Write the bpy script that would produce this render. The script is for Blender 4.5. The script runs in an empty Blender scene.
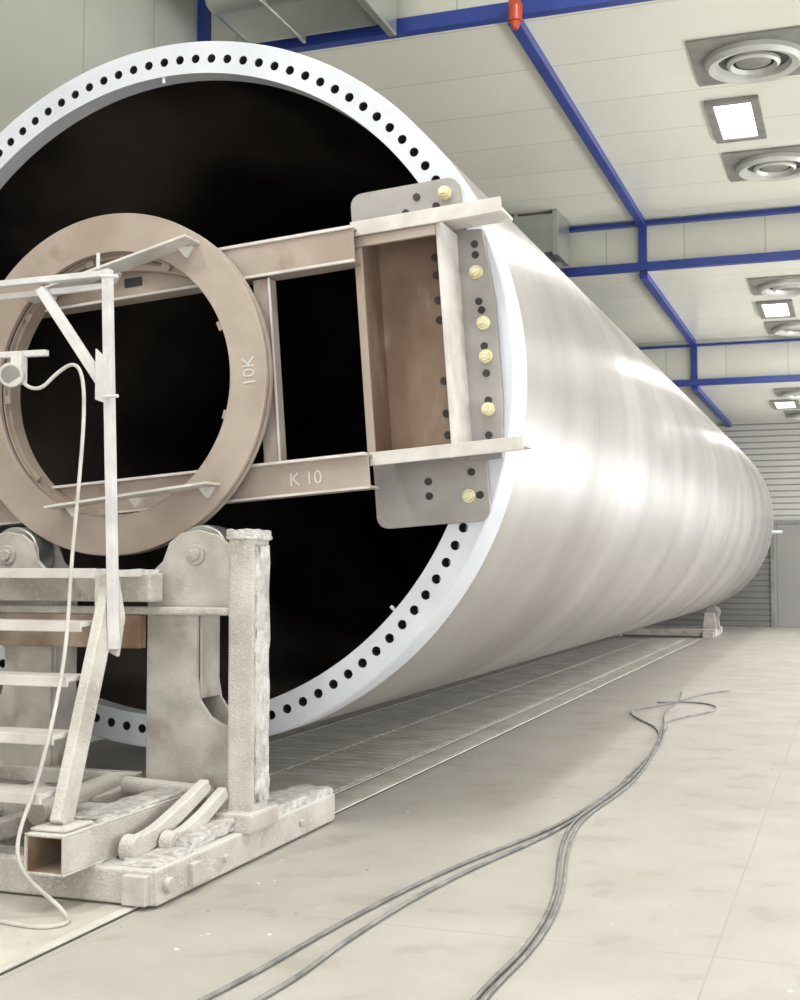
import bpy, bmesh, math, random
from mathutils import Vector, Matrix
random.seed(7)
scene=bpy.context.scene
COL=scene.collection
scene.view_settings.view_transform='Standard'
scene.view_settings.look='None'

# ------------------------------------------------------------ materials
def mk(name, c1, c2=None, rough=0.6, metal=0.0, scale=3.0, bump=0.0, bscale=40.0, stretch=(1,1,1), lo=0.35, hi=0.65, detail=6, spec=0.5, c3=None, s3=12, t3=0.62, bdist=0.012, speck=None, top=None):
    m=bpy.data.materials.new(name); m.use_nodes=True
    nt=m.node_tree; N=nt.nodes; L=nt.links
    b=N['Principled BSDF']
    b.inputs['Roughness'].default_value=rough
    b.inputs['Metallic'].default_value=metal
    b.inputs['Specular IOR Level'].default_value=spec
    tc=N.new('ShaderNodeTexCoord'); mp=N.new('ShaderNodeMapping')
    mp.inputs['Scale'].default_value=stretch
    L.new(tc.outputs['Object'],mp.inputs['Vector'])
    no=N.new('ShaderNodeTexNoise'); no.inputs['Scale'].default_value=scale; no.inputs['Detail'].default_value=detail
    L.new(mp.outputs['Vector'],no.inputs['Vector'])
    cr=N.new('ShaderNodeValToRGB')
    cr.color_ramp.elements[0].position=lo; cr.color_ramp.elements[1].position=hi
    cr.color_ramp.elements[0].color=(*c1,1); cr.color_ramp.elements[1].color=(*(c2 or c1),1)
    L.new(no.outputs['Fac'],cr.inputs['Fac'])
    out=cr.outputs['Color']
    def layer(out,col,sc,t,w,amt=1.0):
        n3=N.new('ShaderNodeTexNoise'); n3.inputs['Scale'].default_value=sc; n3.inputs['Detail'].default_value=8
        L.new(mp.outputs['Vector'],n3.inputs['Vector'])
        r3=N.new('ShaderNodeMapRange'); r3.inputs['From Min'].default_value=t-w*.6; r3.inputs['From Max'].default_value=t+w
        r3.inputs['To Max'].default_value=amt
        L.new(n3.outputs['Fac'],r3.inputs['Value'])
        mx=N.new('ShaderNodeMix'); mx.data_type='RGBA'
        L.new(r3.outputs['Result'],mx.inputs['Factor']); L.new(out,mx.inputs['A']); mx.inputs['B'].default_value=(*col,1)
        return mx.outputs['Result']
    if c3: out=layer(out,c3,s3,t3,.10)
    if speck: out=layer(out,speck[0],speck[1],speck[2],.08,speck[3])
    if top:   # powder settled on upward facing surfaces (from the mesh normal)
        ge=N.new('ShaderNodeNewGeometry');sp=N.new('ShaderNodeSeparateXYZ');L.new(ge.outputs['Normal'],sp.inputs[0])
        mr=N.new('ShaderNodeMapRange');mr.inputs['From Min'].default_value=.25;mr.inputs['From Max'].default_value=.9;mr.inputs['To Max'].default_value=.85
        L.new(sp.outputs['Z'],mr.inputs['Value'])
        mx=N.new('ShaderNodeMix'); mx.data_type='RGBA';L.new(mr.outputs['Result'],mx.inputs['Factor']);L.new(out,mx.inputs['A']);mx.inputs['B'].default_value=(*top,1)
        out=mx.outputs['Result']
    L.new(out,b.inputs['Base Color'])
    if bump>0:
        n2=N.new('ShaderNodeTexNoise'); n2.inputs['Scale'].default_value=bscale; n2.inputs['Detail'].default_value=8
        L.new(tc.outputs['Object'],n2.inputs['Vector'])
        bp=N.new('ShaderNodeBump'); bp.inputs['Strength'].default_value=bump; bp.inputs['Distance'].default_value=bdist
        L.new(n2.outputs['Fac'],bp.inputs['Height']); L.new(bp.outputs['Normal'],b.inputs['Normal'])
    return m

def emis(name,col,s):
    m=bpy.data.materials.new(name); m.use_nodes=True
    b=m.node_tree.nodes['Principled BSDF']
    b.inputs['Base Color'].default_value=(1,1,1,1)
    b.inputs['Emission Color'].default_value=(*col,1); b.inputs['Emission Strength'].default_value=s
    return m

M_dust=mk('dusty_white_steel',(0.43,0.39,0.345),(0.62,0.585,0.54),0.9,0,3.5,0.8,110,c3=(0.33,0.26,0.20),s3=5,t3=0.66,speck=((0.74,0.72,0.69),60,.60,.45),top=(.74,.715,.68))
M_dust2=mk('dusty_grey_steel',(0.38,0.35,0.315),(0.54,0.505,0.46),0.85,0,5,0.3,80,c3=(0.30,0.23,0.175),s3=4,t3=0.64,top=(.68,.655,.62))
M_frost=mk('overspray_crust',(0.50,0.47,0.435),(0.78,0.76,0.73),0.95,0,18,1.0,140,speck=((0.84,0.82,0.80),80,.60,.5))
M_rust=mk('rust_steel',(0.24,0.15,0.09),(0.45,0.38,0.31),0.85,0,4,0.2,60)
M_fix=mk('fixture_tan_steel',(0.325,0.258,0.212),(0.43,0.36,0.308),0.6,0.1,2.2,0.08,60,c3=(0.28,0.205,0.155),s3=5,t3=0.66)
M_mark=mk('fixture_marking',(0.45,0.39,0.34),(0.50,0.44,0.39),0.7,0,6)
M_brown=mk('fixture_brown_panel',(0.17,0.105,0.070),(0.29,0.205,0.15),0.55,0.15,2.6,0.06,50,stretch=(1,1,0.5),c3=(0.34,0.265,0.21),s3=5,t3=0.66)
M_gplate=mk('fixture_grey_plate',(0.29,0.27,0.255),(0.37,0.35,0.335),0.5,0.35,4,0.06,60)
M_edge=mk('fixture_pale_edge',(0.52,0.485,0.455),(0.66,0.63,0.60),0.65,0,6,0.08,60)
M_hole=mk('hole_black',(0.035,0.033,0.031),(0.06,0.058,0.055),0.9,0,3)  # black paints the shade inside holes, slots and the hollow beam
M_bolt=mk('bolt_yellow_zinc',(0.62,0.57,0.33),(0.80,0.77,0.54),0.4,0.3,20)
M_flange=mk('flange_white_paint',(0.58,0.60,0.65),(0.66,0.68,0.73),0.45,0,2.5)
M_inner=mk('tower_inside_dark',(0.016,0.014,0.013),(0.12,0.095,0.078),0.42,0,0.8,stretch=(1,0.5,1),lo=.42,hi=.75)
M_blue=mk('blue_beam_paint',(0.018,0.042,0.23),(0.026,0.055,0.28),0.4,0,3)
M_galv=mk('galvanised_duct',(0.40,0.42,0.40),(0.52,0.54,0.51),0.3,0.75,1.2)
M_grey=mk('vent_grey',(0.21,0.21,0.185),(0.28,0.28,0.25),0.5,0.3,5)
M_lgrey=mk('vent_light',(0.50,0.50,0.46),(0.58,0.58,0.54),0.4,0.2,5)
M_dark=mk('vent_dark',(0.04,0.04,0.037),(0.07,0.07,0.06),0.6,0,5)
M_red=mk('beacon_red',(0.40,0.05,0.025),(0.50,0.08,0.03),0.35,0,5)
M_cable=mk('cable_grey',(0.16,0.16,0.155),(0.30,0.29,0.28),0.7,0,8)
M_hose=mk('hose_dusty',(0.46,0.43,0.39),(0.60,0.57,0.53),0.85,0,9)
M_white=mk('window_frame_paint',(0.6,0.6,0.58),(0.65,0.65,0.63),0.5,0,5)
M_lamp=emis('luminaire_diffuser',(0.97,0.98,1.0),2.2)
M_slat=mk('grating_slats',(0.56,0.53,0.48),(0.74,0.71,0.66),0.7,0,3,0.2,60)
M_track=mk('track_dusty_steel',(0.50,0.465,0.41),(0.66,0.625,0.57),0.75,0,2.5,0.2,40)
M_flake=mk('paint_flakes',(0.35,0.33,0.30),(0.85,0.84,0.82),0.8,0,1.5,lo=.45,hi=.55)

def tower_mat():
    m=bpy.data.materials.new('tower_primed_steel'); m.use_nodes=True
    nt=m.node_tree;N=nt.nodes;L=nt.links;b=N['Principled BSDF']
    tc=N.new('ShaderNodeTexCoord')
    def noise(sc,st,det=5,rot=(0,0,0),dist=0):
        mp=N.new('ShaderNodeMapping'); mp.inputs['Scale'].default_value=st; mp.inputs['Rotation'].default_value=rot
        L.new(tc.outputs['Object'],mp.inputs['Vector'])
        n=N.new('ShaderNodeTexNoise'); n.inputs['Scale'].default_value=sc; n.inputs['Detail'].default_value=det;n.inputs['Distortion'].default_value=dist
        L.new(mp.outputs['Vector'],n.inputs['Vector']); return n.outputs['Fac']
    def math_(op,a,bv=None,c=None,clamp=False):
        n=N.new('ShaderNodeMath'); n.operation=op;n.use_clamp=clamp
        for i,v in enumerate((a,bv,c)):
            if v is None: continue
            if isinstance(v,(int,float)): n.inputs[i].default_value=v
            else: L.new(v,n.inputs[i])
        return n.outputs[0]
    def rng(a,lo,hi,t0=0,t1=1):
        n=N.new('ShaderNodeMapRange');n.inputs['From Min'].default_value=lo;n.inputs['From Max'].default_value=hi
        n.inputs['To Min'].default_value=t0;n.inputs['To Max'].default_value=t1
        L.new(a,n.inputs['Value']);return n.outputs['Result']
    band=noise(1.0,(0.15,0.9,0.15),2)
    fine=noise(1.0,(0.4,4,0.4),3)
    blot=noise(0.8,(1,0.8,1),2)
    sp=N.new('ShaderNodeSeparateXYZ'); L.new(tc.outputs['Object'],sp.inputs[0])
    fr=math_('FRACT',math_('DIVIDE',math_('SUBTRACT',sp.outputs['Y'],6.74),2.5))
    d=math_('ABSOLUTE',math_('SUBTRACT',fr,0.5))
    ed=math_('SUBTRACT',0.5,d)
    seam=math_('SUBTRACT',1.0,math_('MINIMUM',math_('MULTIPLY',ed,60.0),1.0))
    wide=math_('SUBTRACT',1.0,math_('MINIMUM',math_('MULTIPLY',ed,5.0),1.0))
    f=math_('ADD',math_('MULTIPLY',band,0.50),math_('ADD',math_('MULTIPLY',fine,0.16),math_('MULTIPLY',blot,0.34)))
    g=rng(f,.38,.64)
    cr=N.new('ShaderNodeValToRGB'); e=cr.color_ramp.elements
    e[0].position=0;e[0].color=(0.33,0.312,0.295,1);e[1].position=1;e[1].color=(0.49,0.475,0.46,1)
    L.new(g,cr.inputs['Fac'])
    mx=N.new('ShaderNodeMix');mx.data_type='RGBA';mx.inputs['B'].default_value=(0.27,0.255,0.24,1)
    L.new(math_('ADD',math_('MULTIPLY',seam,0.3),math_('MULTIPLY',wide,0.35)),mx.inputs['Factor']);L.new(cr.outputs['Color'],mx.inputs['A'])
    L.new(mx.outputs['Result'],b.inputs['Base Color'])
    b.inputs['Metallic'].default_value=0.65
    bl=rng(blot,.38,.64)
    rr=math_('SUBTRACT',0.42,math_('ADD',math_('MULTIPLY',g,0.06),math_('MULTIPLY',bl,0.08))); L.new(rr,b.inputs['Roughness'])
    bp=N.new('ShaderNodeBump');bp.inputs['Strength'].default_value=0.07;bp.inputs['Distance'].default_value=0.03
    L.new(math_('ADD',band,math_('ADD',math_('MULTIPLY',blot,.4),math_('MULTIPLY',seam,0.5))),bp.inputs['Height']);L.new(bp.outputs['Normal'],b.inputs['Normal'])
    return m
M_tower=tower_mat()

def panel_mat(name,c1,c2,mortar,bw,bh,rough=0.3,msize=0.008,noise_amt=0.5,bump=0.0,axes=None,spec=0.5,stain=None,off=0.5,nsc=0.9,speck=None,shift=(0,0,0)):
    m=bpy.data.materials.new(name); m.use_nodes=True
    nt=m.node_tree;N=nt.nodes;L=nt.links;b=N['Principled BSDF']
    tc=N.new('ShaderNodeTexCoord')
    sp=N.new('ShaderNodeSeparateXYZ');L.new(tc.outputs['Object'],sp.inputs[0])
    cb=N.new('ShaderNodeCombineXYZ')
    ax=axes or 'XY'
    L.new(sp.outputs[ax[0]],cb.inputs['X']);L.new(sp.outputs[ax[1]],cb.inputs['Y'])
    ad=N.new('ShaderNodeVectorMath');ad.operation='ADD';ad.inputs[1].default_value=shift;L.new(cb.outputs[0],ad.inputs[0])
    br=N.new('ShaderNodeTexBrick');L.new(ad.outputs[0],br.inputs['Vector'])
    br.inputs['Color1'].default_value=(*c1,1);br.inputs['Color2'].default_value=(*c2,1);br.inputs['Mortar'].default_value=(*mortar,1)
    br.inputs['Scale'].default_value=1;br.inputs['Brick Width'].default_value=bw;br.inputs['Row Height'].default_value=bh
    br.inputs['Mortar Size'].default_value=msize;br.offset=off;br.inputs['Mortar Smooth'].default_value=0.3
    no=N.new('ShaderNodeTexNoise');no.inputs['Scale'].default_value=nsc;no.inputs['Detail'].default_value=9;no.inputs['Roughness'].default_value=0.65
    L.new(tc.outputs['Object'],no.inputs['Vector'])
    mr=N.new('ShaderNodeMapRange');mr.inputs['From Min'].default_value=0.35;mr.inputs['From Max'].default_value=0.68
    L.new(no.outputs['Fac'],mr.inputs['Value'])
    ml=N.new('ShaderNodeMath');ml.operation='MULTIPLY';ml.inputs[1].default_value=noise_amt;L.new(mr.outputs['Result'],ml.inputs[0])
    mx=N.new('ShaderNodeMix');mx.data_type='RGBA';L.new(ml.outputs[0],mx.inputs['Factor']);L.new(br.outputs['Color'],mx.inputs['A'])
    st=stain or tuple(v*0.8 for v in c1)
    mx.inputs['B'].default_value=(*st,1)
    out=mx.outputs['Result']
    if speck:
        for (col,sc,t,am) in speck:
            n3=N.new('ShaderNodeTexNoise');n3.inputs['Scale'].default_value=sc;n3.inputs['Detail'].default_value=4
            L.new(tc.outputs['Object'],n3.inputs['Vector'])
            r3=N.new('ShaderNodeMapRange');r3.inputs['From Min'].default_value=t;r3.inputs['From Max'].default_value=t+.05;r3.inputs['To Max'].default_value=am
            L.new(n3.outputs['Fac'],r3.inputs['Value'])
            m2=N.new('ShaderNodeMix');m2.data_type='RGBA';L.new(r3.outputs['Result'],m2.inputs['Factor']);L.new(out,m2.inputs['A']);m2.inputs['B'].default_value=(*col,1)
            out=m2.outputs['Result']
    L.new(out,b.inputs['Base Color'])
    b.inputs['Roughness'].default_value=rough;b.inputs['Specular IOR Level'].default_value=spec
    if bump:
        bp=N.new('ShaderNodeBump');bp.inputs['Strength'].default_value=bump;bp.inputs['Distance'].default_value=0.01;bp.invert=True
        L.new(br.outputs['Fac'],bp.inputs['Height']);L.new(bp.outputs['Normal'],b.inputs['Normal'])
    return m
M_ceil=panel_mat('ceiling_panels',(0.76,0.755,0.665),(0.79,0.785,0.69),(0.56,0.555,0.48),6.0,1.15,rough=0.20,msize=0.010,noise_amt=0.2,bump=0.4)
M_soff=panel_mat('soffit_panels',(0.68,0.675,0.59),(0.71,0.705,0.62),(0.50,0.50,0.44),1.15,8.0,axes='XZ',rough=0.35,msize=0.012,noise_amt=0.2,off=0)
M_wl=panel_mat('wall_side_panels',(0.44,0.445,0.395),(0.46,0.465,0.415),(0.35,0.355,0.32),1.15,12.0,axes='YZ',rough=0.35,msize=0.014,noise_amt=0.3,bump=0.4,off=0)
M_wb=panel_mat('wall_back_siding',(0.50,0.49,0.46),(0.50,0.49,0.46),(0.22,0.215,0.205),400.0,0.15,axes='XZ',rough=0.5,msize=0.02,noise_amt=0.2,bump=0.8,off=0)
M_door=panel_mat('roll_door_slats',(0.19,0.185,0.17),(0.19,0.185,0.17),(0.11,0.108,0.10),400,0.14,axes='XZ',rough=0.5,msize=0.02,noise_amt=0.4,bump=0.5,off=0)
M_door2=panel_mat('grey_door',(0.27,0.265,0.25),(0.28,0.27,0.255),(0.17,0.165,0.16),0.9,30,axes='XZ',rough=0.5,msize=0.015,noise_amt=0.3,off=0)
M_floor=panel_mat('floor_dusty_concrete',(0.50,0.475,0.44),(0.515,0.49,0.455),(0.40,0.375,0.34),2.4,5.2,rough=0.55,msize=0.005,noise_amt=0.85,stain=(0.42,0.39,0.35),bump=0.05,spec=0.35,off=0.0,nsc=1.6,shift=(.54,.1,0),
   speck=[((0.28,0.26,0.235),38,.70,.6),((0.66,0.65,0.63),55,.68,.5),((0.36,0.335,0.30),3.2,.60,.35)])

# ------------------------------------------------------------ mesh helpers
def fin(name,bm,mat,parent=None,bevel=0.0,smooth=False,seg=2):
    bmesh.ops.recalc_face_normals(bm,faces=bm.faces)
    me=bpy.data.meshes.new(name); bm.to_mesh(me); bm.free()
    o=bpy.data.objects.new(name,me); COL.objects.link(o)
    me.materials.append(mat)
    if smooth:
        for p in me.polygons: p.use_smooth=True
        try: me.set_sharp_from_angle(angle=math.radians(35))
        except Exception: pass
    if bevel>0:
        md=o.modifiers.new('bev','BEVEL'); md.width=bevel; md.segments=seg; md.limit_method='ANGLE'
    if parent: o.parent=parent
    return o
def empty(name,loc=(0,0,0)):
    e=bpy.data.objects.new(name,None); e.empty_display_size=0.2; COL.objects.link(e); return e
def vx(bm,p,M): 
    p=Vector(p); return bm.verts.new(M@p if M else p)
def box(bm,x0,x1,y0,y1,z0,z1,M=None):
    v=[vx(bm,p,M) for p in [(x0,y0,z0),(x1,y0,z0),(x1,y1,z0),(x0,y1,z0),(x0,y0,z1),(x1,y0,z1),(x1,y1,z1),(x0,y1,z1)]]
    for f in [(0,1,2,3),(4,5,6,7),(0,1,5,4),(1,2,6,5),(2,3,7,6),(3,0,4,7)]:
        bm.faces.new([v[i] for i in f])
def beam(bm,p0,p1,w,h,up=(0,0,1),M=None):
    p0=Vector(p0);p1=Vector(p1);d=(p1-p0);l=d.length;d.normalize()
    u=Vector(up)
    if abs(d.dot(u))>0.98:u=Vector((0,1,0))
    s=d.cross(u).normalized();u=s.cross(d)
    R=Matrix((( s.x,d.x,u.x,p0.x),(s.y,d.y,u.y,p0.y),(s.z,d.z,u.z,p0.z),(0,0,0,1)))
    if M:R=M@R
    box(bm,-w/2,w/2,0,l,-h/2,h/2,R)
def cyl(bm,p0,p1,r,seg=24,r2=None,M=None):
    p0=Vector(p0);p1=Vector(p1);d=(p1-p0).normalized()
    u=Vector((0,0,1)) if abs(d.z)<0.9 else Vector((1,0,0))
    s=d.cross(u).normalized();u=s.cross(d)
    r2=r if r2 is None else r2
    A=[];B=[]
    for i in range(seg):
        a=2*math.pi*(i+0.5)/seg;o=s*math.cos(a)+u*math.sin(a)
        A.append(vx(bm,p0+o*r,M));B.append(vx(bm,p1+o*r2,M))
    for i in range(seg):
        j=(i+1)%seg;bm.faces.new((A[i],A[j],B[j],B[i]))
    bm.faces.new(A);bm.faces.new(B)
def poly(bm,pts,y0,y1,M=None):
    A=[vx(bm,(x,y0,z),M) for x,z in pts];B=[vx(bm,(x,y1,z),M) for x,z in pts]
    n=len(pts)
    for i in range(n):
        j=(i+1)%n;bm.faces.new((A[i],A[j],B[j],B[i]))
    bm.faces.new(A);bm.faces.new(B)
def rrect(x0,x1,z0,z1,r,corners=(1,1,1,1),n=6):
    pts=[]
    cs=[(x1-r,z0+r,-90),(x1-r,z1-r,0),(x0+r,z1-r,90),(x0+r,z0+r,180)]
    raw=[(x1,z0),(x1,z1),(x0,z1),(x0,z0)]
    for k,(cx,cz,a0) in enumerate(cs):
        if corners[k]:
            for i in range(n+1):
                a=math.radians(a0+90*i/n);pts.append((cx+r*math.cos(a),cz+r*math.sin(a)))
        else: pts.append(raw[k])
    return pts
def lathe(bm,prof,seg,M,closed=True):   # axis = local Y ; prof (r,y)
    rings=[]
    for i in range(seg):
        a=2*math.pi*i/seg
        rings.append([vx(bm,(r*math.cos(a),y,r*math.sin(a)),M) for r,y in prof])
    n=len(prof)
    for i in range(seg):
        A=rings[i];B=rings[(i+1)%seg]
        for k in range(n if closed else n-1):
            l=(k+1)%n;bm.faces.new((A[k],A[l],B[l],B[k]))
def curve(name,pts,r,mat,parent=None,order=3):
    cu=bpy.data.curves.new(name,'CURVE');cu.dimensions='3D';cu.bevel_depth=r;cu.bevel_resolution=4;cu.resolution_u=10
    s=cu.splines.new('NURBS');s.points.add(len(pts)-1)
    for p,q in zip(s.points,pts):p.co=(*q,1)
    s.use_endpoint_u=True;s.order_u=order
    o=bpy.data.objects.new(name,cu);COL.objects.link(o);cu.materials.append(mat)
    if parent:o.parent=parent
    return o

# ------------------------------------------------------------ room shell
XL,XR=-6.14,4.7
Y0,Y1s,Y2s,Y3=11.3,18.95,25.3,32.4
ZC0,ZC1,ZC2,ZC3=7.6,6.6,5.85,5.0
YN=-4.0
bm=bmesh.new();box(bm,XL,XR,YN,Y3,-0.1,0);fin('floor',bm,M_floor)
bm=bmesh.new()
box(bm,XL,XR,YN,Y0,ZC0,ZC0+.1);box(bm,XL,XR,Y0,Y1s,ZC1,ZC1+.1);box(bm,XL,XR,Y1s,Y2s,ZC2,ZC2+.1);box(bm,XL,XR,Y2s,Y3,ZC3,ZC3+.1)
fin('ceiling',bm,M_ceil)
bm=bmesh.new()
box(bm,XL,XR,Y0,Y0+.06,ZC1+.1,ZC0);box(bm,XL,XR,Y1s,Y1s+.06,ZC2+.1,ZC1);box(bm,XL,XR,Y2s,Y2s+.06,ZC3+.1,ZC2)
fin('trim_1',bm,M_soff)
bm=bmesh.new();box(bm,XL-.15,XL,YN,Y3,-0.1,ZC0+.1);fin('wall_left',bm,M_wl)
bm=bmesh.new();box(bm,XL,XR,Y3,Y3+.15,-0.1,ZC3+.1);fin('wall_back',bm,M_wb)
wins=[(-1.5,2.5),(4.0,8.0),(9.5,13.5),(15.0,19.0),(20.5,24.5),(26.0,30.0)]  # unseen right-wall openings, added to put highlights on the tower side
WZ0,WZ1=0.2,2.9
bm=bmesh.new()
box(bm,XR,XR+.15,YN,Y3,-0.1,WZ0);box(bm,XR,XR+.15,YN,Y3,WZ1,ZC0+.1)
e=YN
for a,b_ in wins:
    box(bm,XR,XR+.15,e,a,WZ0,WZ1);e=b_
box(bm,XR,XR+.15,e,Y3,WZ0,WZ1)
fin('wall_right',bm,M_wl)
for i,(a,b_) in enumerate(wins):
    bm=bmesh.new()
    for yy in (a,a+1.333,a+2.667,b_-.06): box(bm,XR+.03,XR+.11,yy,yy+.06,WZ0,WZ1)
    for zz in (WZ0,(WZ0+WZ1)/2,WZ1-.06): box(bm,XR+.03,XR+.11,a,b_,zz,zz+.06)
    fin('window_%d'%(i+1),bm,M_white)
bm=bmesh.new()
box(bm,XL,-3.5,YN-.15,YN,-.1,ZC0+.1);box(bm,3.5,XR,YN-.15,YN,-.1,ZC0+.1);box(bm,-3.5,3.5,YN-.15,YN,5.2,ZC0+.1)  # unseen gate opening added to let light in from behind the camera
fin('wall_front',bm,M_soff)
bm=bmesh.new();box(bm,-5.2,-1.95,Y3-.06,Y3-.005,0,2.5);fin('door_1',bm,M_door)
bm=bmesh.new();box(bm,-1.85,0.6,Y3-.06,Y3-.005,0,2.5);fin('door_2',bm,M_door2)
bm=bmesh.new()
box(bm,-5.3,0.7,Y3-.10,Y3-.005,2.5,2.58);box(bm,-1.95,-1.85,Y3-.1,Y3-.005,0,2.5)
fin('trim_2',bm,M_grey)

# ------------------------------------------------------------ blue beams
BX=-2.90
bf=empty('blue_ceiling_beams')
bm=bmesh.new()
def xb(y,z,t=.13,yt=.12): box(bm,XL+.01,XR-.01,y-yt,y-.002,z-t/2,z+t/2)
xb(Y0,ZC1+.0,.14)
xb(Y1s,ZC1-.02,.10);xb(Y1s,ZC2+.06,.12)
xb(Y2s,ZC2-.05,.10);xb(Y2s,ZC3+.04,.12)
for X in (BX,0.9):
    box(bm,X-.055,X+.055,Y0,Y1s,ZC1-.1,ZC1-.002)
    box(bm,X-.06,X+.06,Y1s-.10,Y1s-.002,ZC2,ZC1-.002)
    box(bm,X-.06,X+.06,Y1s,Y2s,ZC2-.1,ZC2-.002)
    box(bm,X-.06,X+.06,Y2s-.10,Y2s-.002,ZC3,ZC2-.002)
    box(bm,X-.06,X+.06,Y2s,Y3-.01,ZC3-.1,ZC3-.002)
box(bm,XL+.005,XL+.10,Y0-.12,Y0-.002,3.0,ZC0-.002)
fin('beams',bm,M_blue,bf,bevel=.006)
bm=bmesh.new()
for y,z in ((Y1s,ZC1+.08),(Y2s,ZC2+.03)):
    box(bm,XL+.02,XR-.02,y-.22,y-.13,z-.10,z-.03)
fin('cable_tray',bm,M_galv,bf,bevel=.005)

# ------------------------------------------------------------ ceiling lamps & vents
LE=0.6
def lamp(X,Y,Z,idx,e):
    p=empty('ceiling_lamp')
    bm=bmesh.new();w,l=.20,.60;f=.09
    for (a,b_,c,d) in ((-w-f,w+f,-l-f,-l),(-w-f,w+f,l,l+f),(-w-f,-w,-l,l),(w,w+f,-l,l)):
        box(bm,X+a,X+b_,Y+c,Y+d,Z-.05,Z-.002)
    fin('housing',bm,M_grey,p,.005)
    bm=bmesh.new();box(bm,X-w,X+w,Y-l,Y+l,Z-.03,Z-.005);fin('diffuser',bm,M_lamp,p)
    l_=bpy.data.lights.new('ceiling_light','AREA');l_.shape='RECTANGLE';l_.size=.38;l_.size_y=1.15;l_.energy=e*LE;l_.color=(1,.985,.96)
    lo=bpy.data.objects.new('tube_light',l_);COL.objects.link(lo);lo.location=(X,Y,Z-.06);lo.parent=p
for X,Y,Z,e in ((-1.20,14.85,ZC1,110),(-1.20,22.4,ZC2,100),(-1.38,28.8,ZC3,100),(2.6,15.15,ZC1,150),(2.6,22.5,ZC2,130),(2.6,29.1,ZC3,90),
              (-1.28,9.0,ZC0,170),(-1.28,4.0,ZC0,220),(2.6,8.0,ZC0,180),(-4.6,1.5,ZC0,300),(-1.28,-1,ZC0,200)):
    lamp(X,Y,Z,0,e)
def vent(X,Y,Z):
    p=empty('ceiling_vent')
    bm=bmesh.new();s=.60
    box(bm,X-s,X+s,Y-s,Y+s,Z-.03,Z-.002);fin('panel',bm,M_grey,p,.006)
    M=Matrix.Translation((X,Y,Z-.03))@Matrix.Rotation(math.radians(-90),4,'X')
    bm=bmesh.new();lathe(bm,[(.48,0),(.48,.05),(.44,.09),(.37,.07),(.34,.0)],48,M);fin('outer_collar',bm,M_lgrey,p,0,True)
    bm=bmesh.new();lathe(bm,[(.35,0.002),(.35,.012),(.001,.012),(.001,.002)],48,M);fin('throat',bm,M_dark,p)
    bm=bmesh.new();lathe(bm,[(.26,.03),(.26,.06),(.23,.08),(.20,.04)],40,M);fin('inner_cone',bm,M_lgrey,p,0,True)
    bm=bmesh.new();lathe(bm,[(.17,.013),(.17,.04),(.12,.06),(.001,.06),(.001,.013)],32,M);fin('hub',bm,M_grey,p,0,True)
for Y,Z in ((13.05,ZC1),(16.65,ZC1),(20.5,ZC2),(24.2,ZC2),(26.9,ZC3),(30.8,ZC3)): vent(-.88,Y,Z)

# ducts
p=empty('ventilation_duct')
bm=bmesh.new();box(bm,-5.5,-4.0,10.05,11.0,6.50,7.35);fin('duct_body',bm,M_galv,p,.14,True,6)
bm=bmesh.new();box(bm,-4.04,-3.96,10.0,11.05,6.44,7.40);box(bm,-4.9,-4.87,10.03,11.02,6.48,7.37)
fin('duct_flange',bm,M_galv,p,.02)
bm=bmesh.new();box(bm,-5.2,-4.5,10.3,10.8,7.3,ZC0-.002);fin('duct_riser',bm,M_galv,p,.01)
p=empty('ventilation_duct')
bm=bmesh.new();box(bm,XL+.02,-3.96,17.9,18.52,6.0,6.57);fin('duct_body',bm,M_galv,p,.01)
bm=bmesh.new();box(bm,-4.02,-3.94,17.82,18.60,5.94,6.595);box(bm,-4.60,-4.55,17.85,18.57,5.97,6.59);fin('duct_flange',bm,M_galv,p,.006)
bm=bmesh.new();cyl(bm,(-2.83,11.08,6.57),(-2.83,11.08,6.43),.065,20);cyl(bm,(-2.83,11.08,6.43),(-2.83,11.08,6.36),.05,20,.03);box(bm,-2.88,-2.78,11.03,11.17,6.54,6.62)
fin('warning_beacon',bm,M_red,None,.004,True)
def fill_uplight(X,Y,Z,sgn,e):  # unseen wall units added to brighten the ceiling
    p=empty('wall_uplight')
    bm=bmesh.new();a,b_=sorted((X,X+sgn*.35))
    box(bm,a,b_,Y-.8,Y+.8,Z-.12,Z-.04);box(bm,a,b_,Y-.8,Y-.78,Z-.04,Z+.03);box(bm,a,b_,Y+.78,Y+.8,Z-.04,Z+.03)
    box(bm,a,a+.02,Y-.8,Y+.8,Z-.04,Z+.26)  # raised lip keeps the added light off the tower
    fin('housing',bm,M_lgrey,p,.01)
    bm=bmesh.new();box(bm,a+.04,b_-.04,Y-.74,Y+.74,Z-.04,Z-.01);fin('diffuser',bm,M_lamp,p)
    l_=bpy.data.lights.new('uplight','AREA');l_.shape='RECTANGLE';l_.size=.24;l_.size_y=1.4;l_.energy=e;l_.color=(1,.99,.96)
    o=bpy.data.objects.new('uplight_lamp',l_);COL.objects.link(o);o.location=((a+b_)/2,Y,Z);o.rotation_euler=(math.radians(180),math.radians(sgn*-32),0);o.parent=p
for y,e in ((3.2,220),(8.8,220),(14.2,260),(19.8,170),(25.2,110),(30.5,70)): fill_uplight(XR-.352,y,4.3,1,e)

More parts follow.
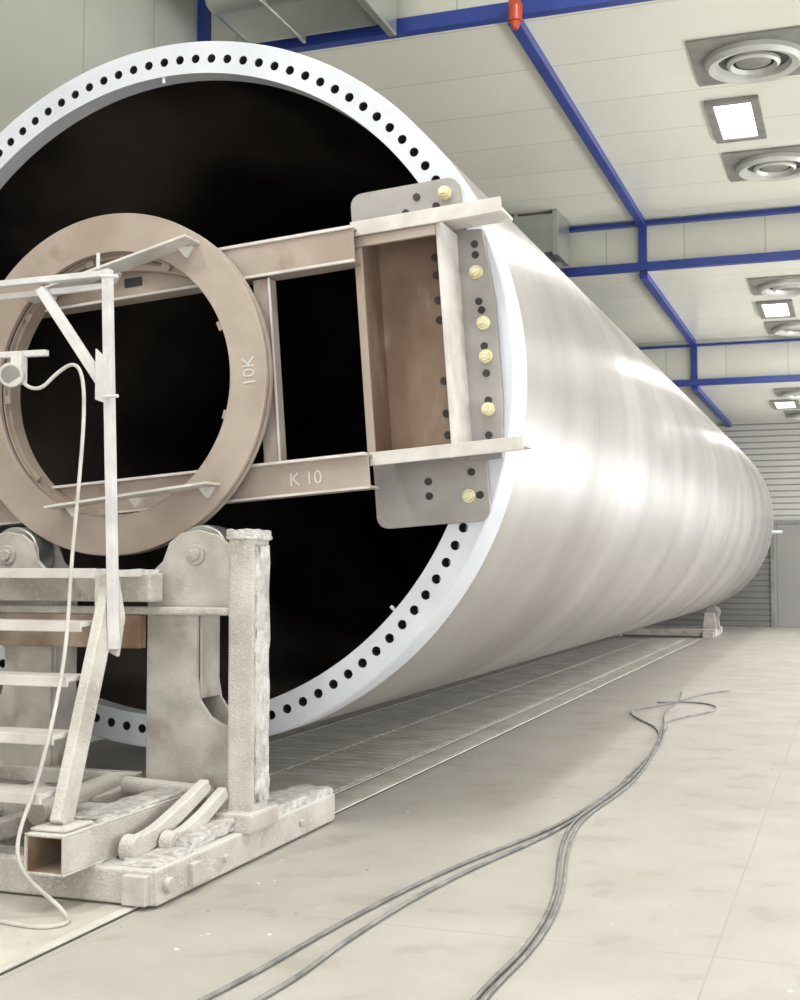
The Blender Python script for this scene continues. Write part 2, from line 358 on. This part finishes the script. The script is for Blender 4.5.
# ------------------------------------------------------------ tower section
CX,CZ=-3.87,2.54;R=2.13;YA=6.74;YB=30.0
MT=Matrix.Translation((CX,0,CZ))
tower=empty('wind_turbine_tower_section')
WB=.30
bm=bmesh.new();lathe(bm,[(R,YA+WB),(R,YB)],256,MT,False)
fin('outer_shell',bm,M_tower,tower,0,True)
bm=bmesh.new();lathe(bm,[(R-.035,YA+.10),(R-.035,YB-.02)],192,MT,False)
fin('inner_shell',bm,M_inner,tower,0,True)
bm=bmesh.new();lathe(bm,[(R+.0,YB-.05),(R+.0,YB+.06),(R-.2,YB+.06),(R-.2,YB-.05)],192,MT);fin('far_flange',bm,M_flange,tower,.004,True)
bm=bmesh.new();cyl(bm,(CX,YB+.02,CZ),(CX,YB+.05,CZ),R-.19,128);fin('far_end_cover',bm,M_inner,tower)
bm=bmesh.new();bh=bmesh.new();Nh=118;R0=1.935;rc=2.022;rh=.027;TH=.13
for s in range(Nh):
    th=2*math.pi*s/Nh
    H=[];B=[];H2=[];H3=[]
    for k in range(16):
        a=2*math.pi*k/16;c=math.cos(a);sn=math.sin(a);m=max(abs(c),abs(sn))
        an=th+rh*c/rc;rr=rc+rh*sn
        H.append(vx(bm,(rr*math.cos(an),YA,rr*math.sin(an)),MT))
        H2.append(vx(bh,(rr*math.cos(an),YA+.006,rr*math.sin(an)),MT));H3.append(vx(bh,(rr*math.cos(an),YA+TH,rr*math.sin(an)),MT))
        q=sn/m;rb=rc+((R-.006-rc)*q if q>0 else (rc-R0)*q);an=th+c/m*math.pi/Nh
        B.append(vx(bm,(rb*math.cos(an),YA,rb*math.sin(an)),MT))
    for k in range(16):
        j=(k+1)%16
        bm.faces.new((H[k],H[j],B[j],B[k]));bh.faces.new((H2[k],H2[j],H3[j],H3[k]))
bmesh.ops.remove_doubles(bm,verts=bm.verts,dist=.0004)
fin('flange_face',bm,M_flange,tower);fin('bolt_hole_bores',bh,M_hole,tower,0,True)  # bore walls coloured black so the holes look shaded
bm=bmesh.new();lathe(bm,[(R0,YA),(R0,YA+TH),(R-.05,YA+TH)],472,MT,False);lathe(bm,[(R-.006,YA),(R+.002,YA+.01),(R+.002,YA+WB),(R-.01,YA+WB)],472,MT,False)
fin('flange_rim',bm,M_flange,tower,0,True)
bm=bmesh.new()
for a in (92,-42,10):
    ca,sa=math.cos(math.radians(a)),math.sin(math.radians(a))
    cyl(bm,(CX+1.935*ca,YA+.02,CZ+1.935*sa),(CX+1.90*ca,YA+.02,CZ+1.90*sa),.011,10)
cyl(bm,(CX+R-.05,YB-.1,CZ-.3),(CX+R+.20,YB-.1,CZ-.3),.035,12)
fin('flange_lugs',bm,M_flange,tower)

# ------------------------------------------------------------ rotation fixture
FX,FZ=-3.86,2.50
MF=Matrix.Translation((FX,0,FZ))@Matrix.Rotation(math.radians(-4.2),4,'Y')
fx=empty('rotation_fixture')
bm=bmesh.new()
lathe(bm,[(.95,6.08),(.95,6.112),(.735,6.112),(.735,6.08)],128,MF)
lathe(bm,[(.95,6.13),(.95,6.165),(.735,6.165),(.735,6.13)],128,MF)
fin('ring_plates',bm,M_fix,fx,.004,True)
bm=bmesh.new();lathe(bm,[(.935,6.11),(.935,6.135),(.74,6.135),(.74,6.11)],128,MF);fin('ring_gap',bm,M_dark,fx,0,True)
bm=bmesh.new();lathe(bm,[(.74,6.165),(.74,6.26),(.72,6.26),(.72,6.165)],96,MF);fin('ring_collar',bm,M_fix,fx,0,True)
def channel(bm,u0,u1,w0,w1,yf,dp,t=.014):
    box(bm,u0,u1,yf,yf+t,w0,w1,MF);box(bm,u0,u1,yf+t,yf+dp,w1-t,w1,MF);box(bm,u0,u1,yf+t,yf+dp,w0,w0+t,MF)
bm=bmesh.new()
channel(bm,-1.42,1.42,.51,.70,6.26,.14);channel(bm,-1.42,1.42,-.70,-.52,6.26,.14)
for s in (-1,1):
    box(bm,s*.86-.05,s*.86+.05,6.275,6.36,-.52,.50,MF)
fin('channel_beams',bm,M_fix,fx,.004)
bm=bmesh.new()
box(bm,-1.42,1.42,6.245,6.26,.688,.705,MF);box(bm,-1.42,1.42,6.21,6.26,-.53,-.515,MF);box(bm,-1.42,1.42,6.24,6.26,-.705,-.692,MF);box(bm,-1.42,1.42,6.24,6.26,.505,.52,MF)
box(bm,.905,.915,6.26,6.275,-.51,.50,MF)
fin('beam_lips',bm,M_edge,fx,.002)
bm=bmesh.new()
box(bm,.02,.13,6.252,6.262,.57,.62,MF);box(bm,-.5,-.42,6.252,6.262,.57,.62,MF)
fin('beam_slots',bm,M_hole,fx)  # black slabs on the beam face paint the shade of slots
bm=bmesh.new()
for (ua,wa,ub,wb) in ((-.46,.52,.60,.70),(-.36,-.66,.64,-.62)):
    beam(bm,(ua,6.0,wa),(ub,6.0,wb),.16,.014,(0,0,1),MF)
    for t in (.10,.5,.93):
        u=ua+(ub-ua)*t;w=wa+(wb-wa)*t
        poly(bm,[(u-.045,w-.008),(u+.045,w-.008),(u,w-.065)],6.04,6.08,MF)
fin('ring_shelves',bm,M_edge,fx,.002)
bm=bmesh.new()
for sg in (1,-1):
    n=16
    for i in range(n):
        t0=-1+2*i/n;t1=-1+2*(i+1)/n
        beam(bm,(.62*t0,6.2,sg*(.70-.17*t0*t0)-.04),(.62*t1,6.2,sg*(.70-.17*t1*t1)-.04),.028,.045,(0,1,0),MF)
# small lugs around the inner edge of the ring
for a in range(20,380,40):
    ca,sa=math.cos(math.radians(a)),math.sin(math.radians(a))
    beam(bm,(.73*ca,6.14,.73*sa),(.695*ca,6.14,.695*sa),.05,.02,(0,1,0),MF)
fin('curved_braces',bm,M_fix,fx)
def bracket(s):
    def P(pts): return [(s*x,z) for x,z in pts]
    def bx(bm,u0,u1,y0,y1,w0,w1):
        a,b_=sorted((s*u0,s*u1));box(bm,a,b_,y0,y1,w0,w1,MF)
    WL=-.52   # lower bar level
    bm=bmesh.new()
    poly(bm,P(rrect(1.25,1.90,.72,1.02,.07,(0,1,1,0))),6.70,6.735,MF)
    poly(bm,P(rrect(1.28,1.94,-.90,-.53,.07,(1,0,0,1))),6.70,6.735,MF)
    poly(bm,P([(1.84,-.57),(2.03,-.57),(2.055,-.25),(2.055,.30),(2.01,.70),(1.84,.72)]),6.695,6.735,MF)
    fin('flange_plates',bm,M_gplate,fx,.004)
    bm=bmesh.new();bx(bm,1.40,1.86,6.66,6.69,WL,.70);bx(bm,1.40,1.415,6.38,6.66,WL,.68)
    fin('brown_web',bm,M_brown,fx,.003)
    bm=bmesh.new()
    bx(bm,1.38,1.425,6.36,6.38,WL,.69)
    fin('web_front_edge',bm,M_fix,fx,.003)
    bm=bmesh.new()
    bx(bm,1.845,1.87,6.37,6.695,WL,.69)
    bx(bm,1.38,2.19,6.34,6.70,.715,.733);bx(bm,1.38,2.22,6.325,6.345,.665,.745)
    bx(bm,1.40,2.20,6.34,6.70,WL-.02,WL);bx(bm,1.40,2.24,6.325,6.345,WL-.06,WL+.012)
    fin('angle_bars',bm,M_edge,fx,.004)
    bm=bmesh.new();bx(bm,1.38,1.845,6.35,6.375,.61,.665)
    fin('front_lip',bm,M_fix,fx,.003)
    bm=bmesh.new()
    hs=[(1.58,.86),(1.65,.94),(1.65,.84),(1.76,.87)]+[(1.60,-.66),(1.60,-.74),(1.85,-.63),(1.89,-.76)]
    for w in (.62,.56,.30,.25,.05,-.10,-.25,-.44,-.50): hs.append((1.965+(.012 if abs(w)<.3 else 0),w))
    for u,w in hs: cyl(bm,(s*u,6.690,w),(s*u,6.70,w),.021,16,None,MF)
    for w in (.57,.47,.33,.22,-.12,-.30,-.42): cyl(bm,(s*1.745,6.652,w),(s*1.745,6.662,w),.022,16,None,MF)
    for w in (.50,-.36): cyl(bm,(s*1.80,6.652,w),(s*1.80,6.662,w),.022,16,None,MF)
    fin('plate_holes',bm,M_hole,fx)  # solid black discs paint the shade of holes in the plates
    bm=bmesh.new()
    for u,w in ((1.82,.93),(1.965,.46),(1.985,.175),(1.985,-.01),(1.975,-.30),(1.83,-.76)):
        cyl(bm,(s*u,6.67,w),(s*u,6.70,w),.038,24,None,MF);cyl(bm,(s*u,6.64,w),(s*u,6.67,w),.031,6,None,MF);cyl(bm,(s*u,6.62,w),(s*u,6.64,w),.018,12,None,MF)
    fin('bolts',bm,M_bolt,fx,.002)
bracket(1);bracket(-1)
def text(s,u,w,y,sz,rot=0,m=M_mark):
    cu=bpy.data.curves.new('stencil','FONT');cu.body=s;cu.size=sz;cu.extrude=.0008
    o=bpy.data.objects.new('stencil_mark',cu);COL.objects.link(o);cu.materials.append(m)
    o.matrix_world=MF@Matrix.Translation((u,y,w))@Matrix.Rotation(math.radians(90),4,'X')@Matrix.Rotation(rot,4,'Z')
    o.parent=fx
text('K 10',.96,-.65,6.256,.10,0,M_edge)
text('10K',.88,-.12,6.077,.10,math.radians(90),M_edge)

# ------------------------------------------------------------ rotator stand
st=empty('rotator_stand')
B0=.013
bm=bmesh.new()
for X in (-3.13,-4.75): box(bm,X,X+.24,4.97,7.0,B0,.17)
box(bm,-4.7,-2.91,4.96,5.14,B0,.165);box(bm,-4.7,-2.91,6.78,6.98,B0,.165)
box(bm,-4.6,-3.1,6.15,6.35,B0,.20)
fin('base_frame',bm,M_dust,st,.012)
bm=bmesh.new()
for X0,X1,sg in ((-3.02,-2.87,1),(-4.85,-4.70,-1)): 
    box(bm,X0,X1,5.87,6.05,.16,1.65)
    box(bm,X0-.04,X1+.02,5.80,6.14,.16,.26)
fin('columns',bm,M_dust,st,.016)
def web(s):
    pts=[(.30,.17),(.85,.17),(.85,.66),(.76,.67),(.68,.71),(.62,.79),(.60,.90),(.60,1.24),(.85,1.24),(.85,1.50),(.79,1.60),(.71,1.66),(.60,1.685),(.50,1.67),(.43,1.62),(.39,1.52),(.30,1.44)]
    return [(FX+s*x,z) for x,z in pts]
bm=bmesh.new()
poly(bm,web(1),5.99,6.02);poly(bm,web(-1),5.99,6.02)
fin('web_plates',bm,M_dust2,st,.006)
bm=bmesh.new()
poly(bm,web(1),6.22,6.245);poly(bm,web(-1),6.22,6.245)
for s in (1,-1):
    a,b_=sorted((FX+s*.60,FX+s*.615));box(bm,a,b_,6.02,6.22,.8,1.24)
    a,b_=sorted((FX+s*.29,FX+s*.305));box(bm,a,b_,6.02,6.22,.17,1.44)
fin('rear_webs',bm,M_dust2,st,.004)
rs=.59;rz=FZ-math.sqrt(1.115**2-rs**2)
for s in (1,-1):
    X=FX+s*rs
    bm=bmesh.new();cyl(bm,(X,6.05,rz),(X,6.2,rz),.160,40);fin('roller',bm,M_galv,st,.008,True)
    bm=bmesh.new();cyl(bm,(X,5.96,rz),(X,6.26,rz),.030,20);cyl(bm,(X,5.975,rz),(X,5.99,rz),.055,24);fin('roller_axle',bm,M_dust,st,.004,True)
bm=bmesh.new();box(bm,-4.85,-3.41,5.76,5.90,1.31,1.46);box(bm,-4.85,-3.03,5.90,5.97,1.24,1.28)
fin('top_crossbeam',bm,M_dust,st,.012)
bm=bmesh.new();box(bm,-4.6,-3.56,5.92,5.985,1.06,1.24);fin('rusty_crossbeam',bm,M_rust,st,.008)
bm=bmesh.new()
def hollow(x0,x1,y0,y1,z0,z1,t):
    box(bm,x0,x1,y0,y1,z1-t,z1);box(bm,x0,x1,y0,y1,z0,z0+t);box(bm,x0,x0+t,y0,y1,z0+t,z1-t);box(bm,x1-t,x1,y0,y1,z0+t,z1-t)
hollow(-3.40,-3.20,4.72,6.0,.17,.345,.012)
fin('box_beam',bm,M_dust,st,.004)
bm=bmesh.new();box(bm,-3.385,-3.215,5.0,5.01,.185,.33);fin('box_beam_inside',bm,M_hole,st)  # black sheet paints the shade inside the hollow beam
bm=bmesh.new();box(bm,-3.387,-3.384,4.73,5.0,.185,.33);box(bm,-3.385,-3.215,4.73,5.0,.183,.186);box(bm,-3.385,-3.215,4.73,5.0,.329,.332)
fin('box_beam_lining',bm,M_rust,st)
def crust(name,parts,strength,M_=M_frost,sub=5,sz=.035):
    bm=bmesh.new()
    for q in parts: q(bm)
    bmesh.ops.recalc_face_normals(bm,faces=bm.faces)
    o=fin(name,bm,M_,st)
    b=o.modifiers.new('b','BEVEL');b.width=.012;b.segments=2
    md=o.modifiers.new('s','SUBSURF');md.levels=sub;md.render_levels=sub;md.subdivision_type='SIMPLE'
    t=bpy.data.textures.new(name,'CLOUDS');t.noise_scale=sz;t.noise_depth=4
    d=o.modifiers.new('d','DISPLACE');d.texture=t;d.strength=strength;d.mid_level=.5;d.texture_coords='GLOBAL'
    for p_ in o.data.polygons:p_.use_smooth=True
    return o
crust('overspray_crusts',[
  lambda b:beam(b,(-3.02,5.35,.19),(-3.02,5.80,.21),.16,.06),
  lambda b:beam(b,(-3.02,4.99,.172),(-3.02,5.35,.176),.20,.02),
  lambda b:beam(b,(-3.02,6.16,.19),(-3.01,6.98,.18),.22,.06),
  lambda b:beam(b,(-3.30,5.0,.347),(-3.30,6.0,.352),.19,.025),
  lambda b:box(b,-3.03,-2.86,5.86,6.06,1.63,1.68),
  lambda b:beam(b,(-4.0,5.05,.17),(-3.2,5.05,.17),.16,.025),
  lambda b:beam(b,(-4.2,6.25,.21),(-3.1,6.25,.21),.18,.03),
  lambda b:box(b,-4.8,-3.42,5.77,5.90,1.455,1.475),
  lambda b:beam(b,(-2.868,5.96,.3),(-2.868,5.96,1.6),.012,.15,(0,-1,0)),
 ],.028,sub=4)
bm=bmesh.new()
beam(bm,(-3.95,5.1,.22),(-3.6,6.1,.30),.09,.09);beam(bm,(-4.6,5.6,.24),(-3.42,5.6,.24),.12,.12);beam(bm,(-4.6,6.0,.36),(-3.6,6.0,.36),.08,.08)
cyl(bm,(-3.75,5.3,.30),(-3.75,6.0,.34),.06,24);cyl(bm,(-3.6,5.85,.36),(-3.1,5.85,.34),.045,20)
beam(bm,(-3.52,5.2,.10),(-3.48,6.1,.30),.07,.07)
cyl(bm,(-4.2,5.35,.22),(-4.2,6.2,.24),.09,28);cyl(bm,(-3.62,6.5,.30),(-3.1,6.5,.30),.06,20)
fin('base_members',bm,M_dust,st,.008)
def lever(name,pts,w,h):
    bm=bmesh.new();n=18;prev=None
    P=[Vector(q) for q in pts]
    def cr_(t):
        t=t*(len(P)-1);i=min(int(t),len(P)-2);u=t-i
        p0=P[max(i-1,0)];p1=P[i];p2=P[i+1];p3=P[min(i+2,len(P)-1)]
        return .5*((2*p1)+(p2-p0)*u+(2*p0-5*p1+4*p2-p3)*u*u+(3*p1-p0-3*p2+p3)*u**3)
    for i in range(n+1):
        t=i/n;c=cr_(t);d=(cr_(min(t+.01,1))-cr_(max(t-.01,0))).normalized()
        s=d.cross(Vector((0,0,1))).normalized();u=s.cross(d)
        hh=h*(1-.35*t)
        ring=[bm.verts.new(c+s*w/2+u*hh/2),bm.verts.new(c-s*w/2+u*hh/2),bm.verts.new(c-s*w/2-u*hh/2),bm.verts.new(c+s*w/2-u*hh/2)]
        if prev:
            for k in range(4): bm.faces.new((prev[k],prev[(k+1)%4],ring[(k+1)%4],ring[k]))
        else: bm.faces.new(ring)
        prev=ring
    bm.faces.new(prev)
    cyl(bm,P[0]-Vector((w*.7,0,0)),P[0]+Vector((w*.7,0,0)),h*.62,24)
    return fin(name,bm,M_dust,st,.008,True)
lever('clamp_lever',[(-3.12,5.14,.215),(-3.12,5.32,.235),(-3.11,5.52,.30),(-3.09,5.78,.40)],.055,.10)
lever('clamp_lever_2',[(-3.05,5.36,.20),(-3.05,5.5,.215),(-3.04,5.66,.27),(-3.02,5.84,.36)],.05,.09)
bm=bmesh.new()
box(bm,-2.90,-2.865,5.25,5.33,.04,.14);cyl(bm,(-2.91,5.05,.09),(-2.86,5.05,.09),.035,16);box(bm,-3.04,-2.92,4.92,4.965,.02,.15)
cyl(bm,(-2.91,5.6,.09),(-2.87,5.6,.09),.022,6);cyl(bm,(-2.91,6.5,.09),(-2.87,6.5,.09),.022,6)
poly(bm,[(-3.2,.17),(-3.0,.17),(-3.03,.30),(-3.14,.34)],5.9,5.94)
fin('base_lugs',bm,M_dust2,st,.006)

# ------------------------------------------------------------ ladder platform with post
ld=empty('access_ladder')
bm=bmesh.new()
for X in (0,-1.02):
    beam(bm,(-3.31+X,4.86,.36),(-3.41+X,5.40,1.40),.055,.115,(0,-1,.5))
    box(bm,-3.40+X,-3.22+X,4.76,4.98,.347,.362)
    poly(bm,[(-3.46+X,1.12),(-3.33+X,1.06),(-3.30+X,1.25),(-3.34+X,1.46),(-3.46+X,1.46)],5.33,5.36)
fin('stringers',bm,M_dust,ld,.008)
bm=bmesh.new()
for z,y in ((1.47,5.44),(1.22,5.28),(.975,5.14),(.73,5.0),(.49,4.88)):
    xr=-3.46+.10*(1.47-z)
    box(bm,-4.42,xr,y-.09,y+.09,z-.012,z+.012)
    box(bm,-4.42,xr,y-.10,y-.085,z-.035,z+.014)
box(bm,-4.42,-3.44,5.44,5.74,1.44,1.475)
fin('treads',bm,M_edge,ld,.004)
M_rail=mk('handrail_pale',(0.54,0.53,0.535),(0.68,0.66,0.65),0.75,0,6,.2,60)
bm=bmesh.new()
beam(bm,(-3.335,5.31,1.10),(-3.42,5.35,2.94),.043,.043)
beam(bm,(-4.7,5.35,2.905),(-3.41,5.35,2.92),.05,.03);beam(bm,(-4.7,5.45,2.86),(-3.42,5.37,2.865),.03,.03)
beam(bm,(-3.80,5.35,2.87),(-3.44,5.35,2.38),.045,.045,(0,1,0))
beam(bm,(-4.7,5.35,2.56),(-3.76,5.35,2.55),.035,.03)
cyl(bm,(-3.43,5.30,2.90),(-3.33,5.30,2.89),.009,10);cyl(bm,(-3.40,5.30,2.31),(-3.32,5.30,2.31),.009,10)
cyl(bm,(-3.46,5.33,2.94),(-3.46,5.33,3.02),.010,10)
poly(bm,[(-3.46,2.30),(-3.40,2.28),(-3.40,2.50),(-3.46,2.55)],5.315,5.33)
fin('handrail_post',bm,M_rail,ld,.004)
bm=bmesh.new()
cyl(bm,(-3.90,5.32,2.44),(-3.84,5.18,2.42),.035,20,.055);cyl(bm,(-3.84,5.18,2.42),(-3.832,5.16,2.418),.06,20)
box(bm,-3.94,-3.88,5.30,5.36,2.40,2.56)
fin('work_lamp',bm,M_edge,ld,.004,True)
bm=bmesh.new();cyl(bm,(-3.832,5.16,2.418),(-3.830,5.156,2.417),.045,20);fin('work_lamp_glass',bm,M_grey,ld)
curve('air_hose',[(-3.88,5.28,2.44),(-3.79,5.2,2.37),(-3.69,5.2,2.34),(-3.60,5.2,2.42),(-3.50,5.2,2.47),(-3.45,5.2,2.40),(-3.44,5.2,2.2),(-3.46,5.18,1.8),(-3.475,5.16,1.52),(-3.44,5.08,1.15),(-3.40,4.95,.88),(-3.39,4.80,.55),(-3.40,4.66,.33),(-3.34,4.62,.2),(-3.24,4.74,.05),(-3.18,4.72,.016),(-3.10,4.62,.014),(-3.18,4.52,.014),(-3.42,4.56,.014),(-3.9,4.62,.014)],.009,M_hose,ld)

# ------------------------------------------------------------ floor track and grating
tr=empty('floor_track')
bm=bmesh.new()
box(bm,-3.03,-2.985,YN+.2,26.4,.001,.011)
box(bm,-3.26,-3.23,7.1,26.4,.001,.010)
box(bm,-4.70,-4.66,7.1,26.4,.001,.010)
fin('rails',bm,M_slat,tr,.002)
bm=bmesh.new();box(bm,-2.985,-2.97,YN+.2,26.4,.001,.003);box(bm,-3.23,-3.215,7.1,26.4,0.001,.005);fin('rail_gap',bm,M_dark,tr)
bm=bmesh.new();box(bm,-4.9,-3.03,YN+.2,26.4,.001,.004);fin('track_bed',bm,M_track,tr)
bm=bmesh.new()
y=7.2
while y<26.3:
    for (xa,xb_) in ((-3.93,-3.27),(-4.64,-3.95)):
        box(bm,xa,xb_,y,y+.12,.004,.012)
    y+=.16
fin('grating',bm,M_slat,tr)
bm=bmesh.new()
for i in range(260):
    if i<170: X=random.uniform(-4.2,-2.2);Y=random.uniform(4.2,11)
    else: X=random.uniform(-2.8,1.2);Y=random.uniform(4.0,20)
    if -4.9<X<-2.8 and 4.8<Y<7.1: continue
    s=random.uniform(.003,.014);a=random.uniform(0,3);n=random.choice((4,5,6))
    zz=.0125 if X<-2.95 else .001
    A=[bm.verts.new((X+s*random.uniform(.5,1.2)*math.cos(a+6.283*k/n),Y+s*random.uniform(.5,1.2)*math.sin(a+6.283*k/n),zz)) for k in range(n)]
    T=bm.verts.new((X,Y,zz+s*.35))
    for k in range(n): bm.faces.new((A[k],A[(k+1)%n],T))
    bm.faces.new(A)
fin('floor_debris',bm,M_flake)

# ------------------------------------------------------------ far cradle
cr=empty('tower_cradle')
bm=bmesh.new()
box(bm,-4.95,-2.75,27.1,27.4,.03,.17);box(bm,-4.95,-2.75,28.3,28.6,.03,.17)
for X in (-4.9,-3.0): box(bm,X,X+.22,27.0,28.7,.0,.12)
for X in (-2.90,-4.84):
    for y in (27.45,28.12):
        poly(bm,[(X-.15,.15),(X+.15,.15),(X+.10,.50),(X-.10,.50)],y,y+.08)
fin('cradle_frame',bm,M_dust2,cr,.01)
bm=bmesh.new()
for s in (-1,1):
    a=math.radians(-90+s*26);rr=R+.15
    X=CX+rr*math.cos(a);Z=CZ+rr*math.sin(a)
    cyl(bm,(X,27.55,Z),(X,28.10,Z),.145,32)
fin('cradle_rollers',bm,M_grey,cr,.01,True)

# ------------------------------------------------------------ cables on floor
z=.012
far=[(-1.54,8.41,z),(-1.50,9.3,z),(-1.57,10.87,z),(-1.72,11.9,z),(-2.05,12.6,z),(-2.22,13.2,z),(-2.0,13.7,z),(-1.82,14.4,z),(-1.7,15.2,z),(-1.44,15.7,z)]
curve('floor_cable',[(-2.25,3.3,z),(-2.11,4.02,z),(-2.05,5.02,z),(-1.91,6.10,z),(-1.62,7.27,z)]+far,.009,M_cable)
curve('floor_cable',[(-2.1,3.2,z),(-1.92,4.09,z),(-1.94,4.84,z),(-1.85,5.91,z),(-1.60,7.1,z),(-1.51,8.4,z),(-1.55,9.3,z),(-1.53,10.8,z),(-1.69,12.0,z),(-1.86,13.2,z),(-1.84,14.5,z),(-1.95,15.3,z)],.009,M_cable)
curve('floor_cable',[(-1.25,3.2,z),(-1.27,4.33,z),(-1.23,4.95,z),(-1.29,5.72,z),(-1.50,6.72,z),(-1.59,7.53,z),(-1.49,8.83,z),(-1.53,10.0,z),(-1.62,11.3,z),(-1.75,12.3,z),(-1.60,12.9,z),(-1.36,13.5,z),(-1.45,14.1,z),(-1.8,14.3,z),(-2.05,14.1,z)],.009,M_cable)
curve('floor_cable',[(-1.20,3.2,z),(-1.24,4.3,z),(-1.20,4.95,z),(-1.26,5.72,z),(-1.46,6.72,z),(-1.55,7.53,z),(-1.46,8.6,z),(-1.50,10.0,z),(-1.66,12,z)],.008,M_cable)

# ------------------------------------------------------------ sky and added fill lights
w=bpy.data.worlds.new('World');scene.world=w;w.use_nodes=True
w.node_tree.nodes['Background'].inputs[0].default_value=(0.90,0.95,1.0,1);w.node_tree.nodes['Background'].inputs[1].default_value=1.0
def area(name,loc,rot,sx,sy,e,col=(1,1,1)):
    l=bpy.data.lights.new(name,'AREA');l.shape='RECTANGLE';l.size=sx;l.size_y=sy;l.energy=e;l.color=col
    o=bpy.data.objects.new(name,l);COL.objects.link(o);o.location=loc;o.rotation_euler=rot;return o
for (a,b_),e in zip(wins,(140,150,230,330,430,400)):  # added fill lights outside the unseen openings, generally stronger towards the far end
    area('window_daylight',(XR+.3,(a+b_)/2,(WZ0+WZ1)/2),(0,math.radians(90),0),WZ1-WZ0,b_-a,e,(.98,.985,1))
area('gate_daylight',(0,YN-.4,2.6),(math.radians(90),0,0),7,5.2,330,(.98,.985,1))  # added fill light at the unseen gate opening

# ------------------------------------------------------------ camera
cd=bpy.data.cameras.new('camera');co=bpy.data.objects.new('camera',cd);COL.objects.link(co)
co.location=(0,0,1.5);co.rotation_euler=(math.radians(90+2.907),0,math.radians(19.58))
cd.sensor_fit='VERTICAL';cd.sensor_height=24;cd.lens=1.28*24
cd.clip_end=200
scene.camera=co
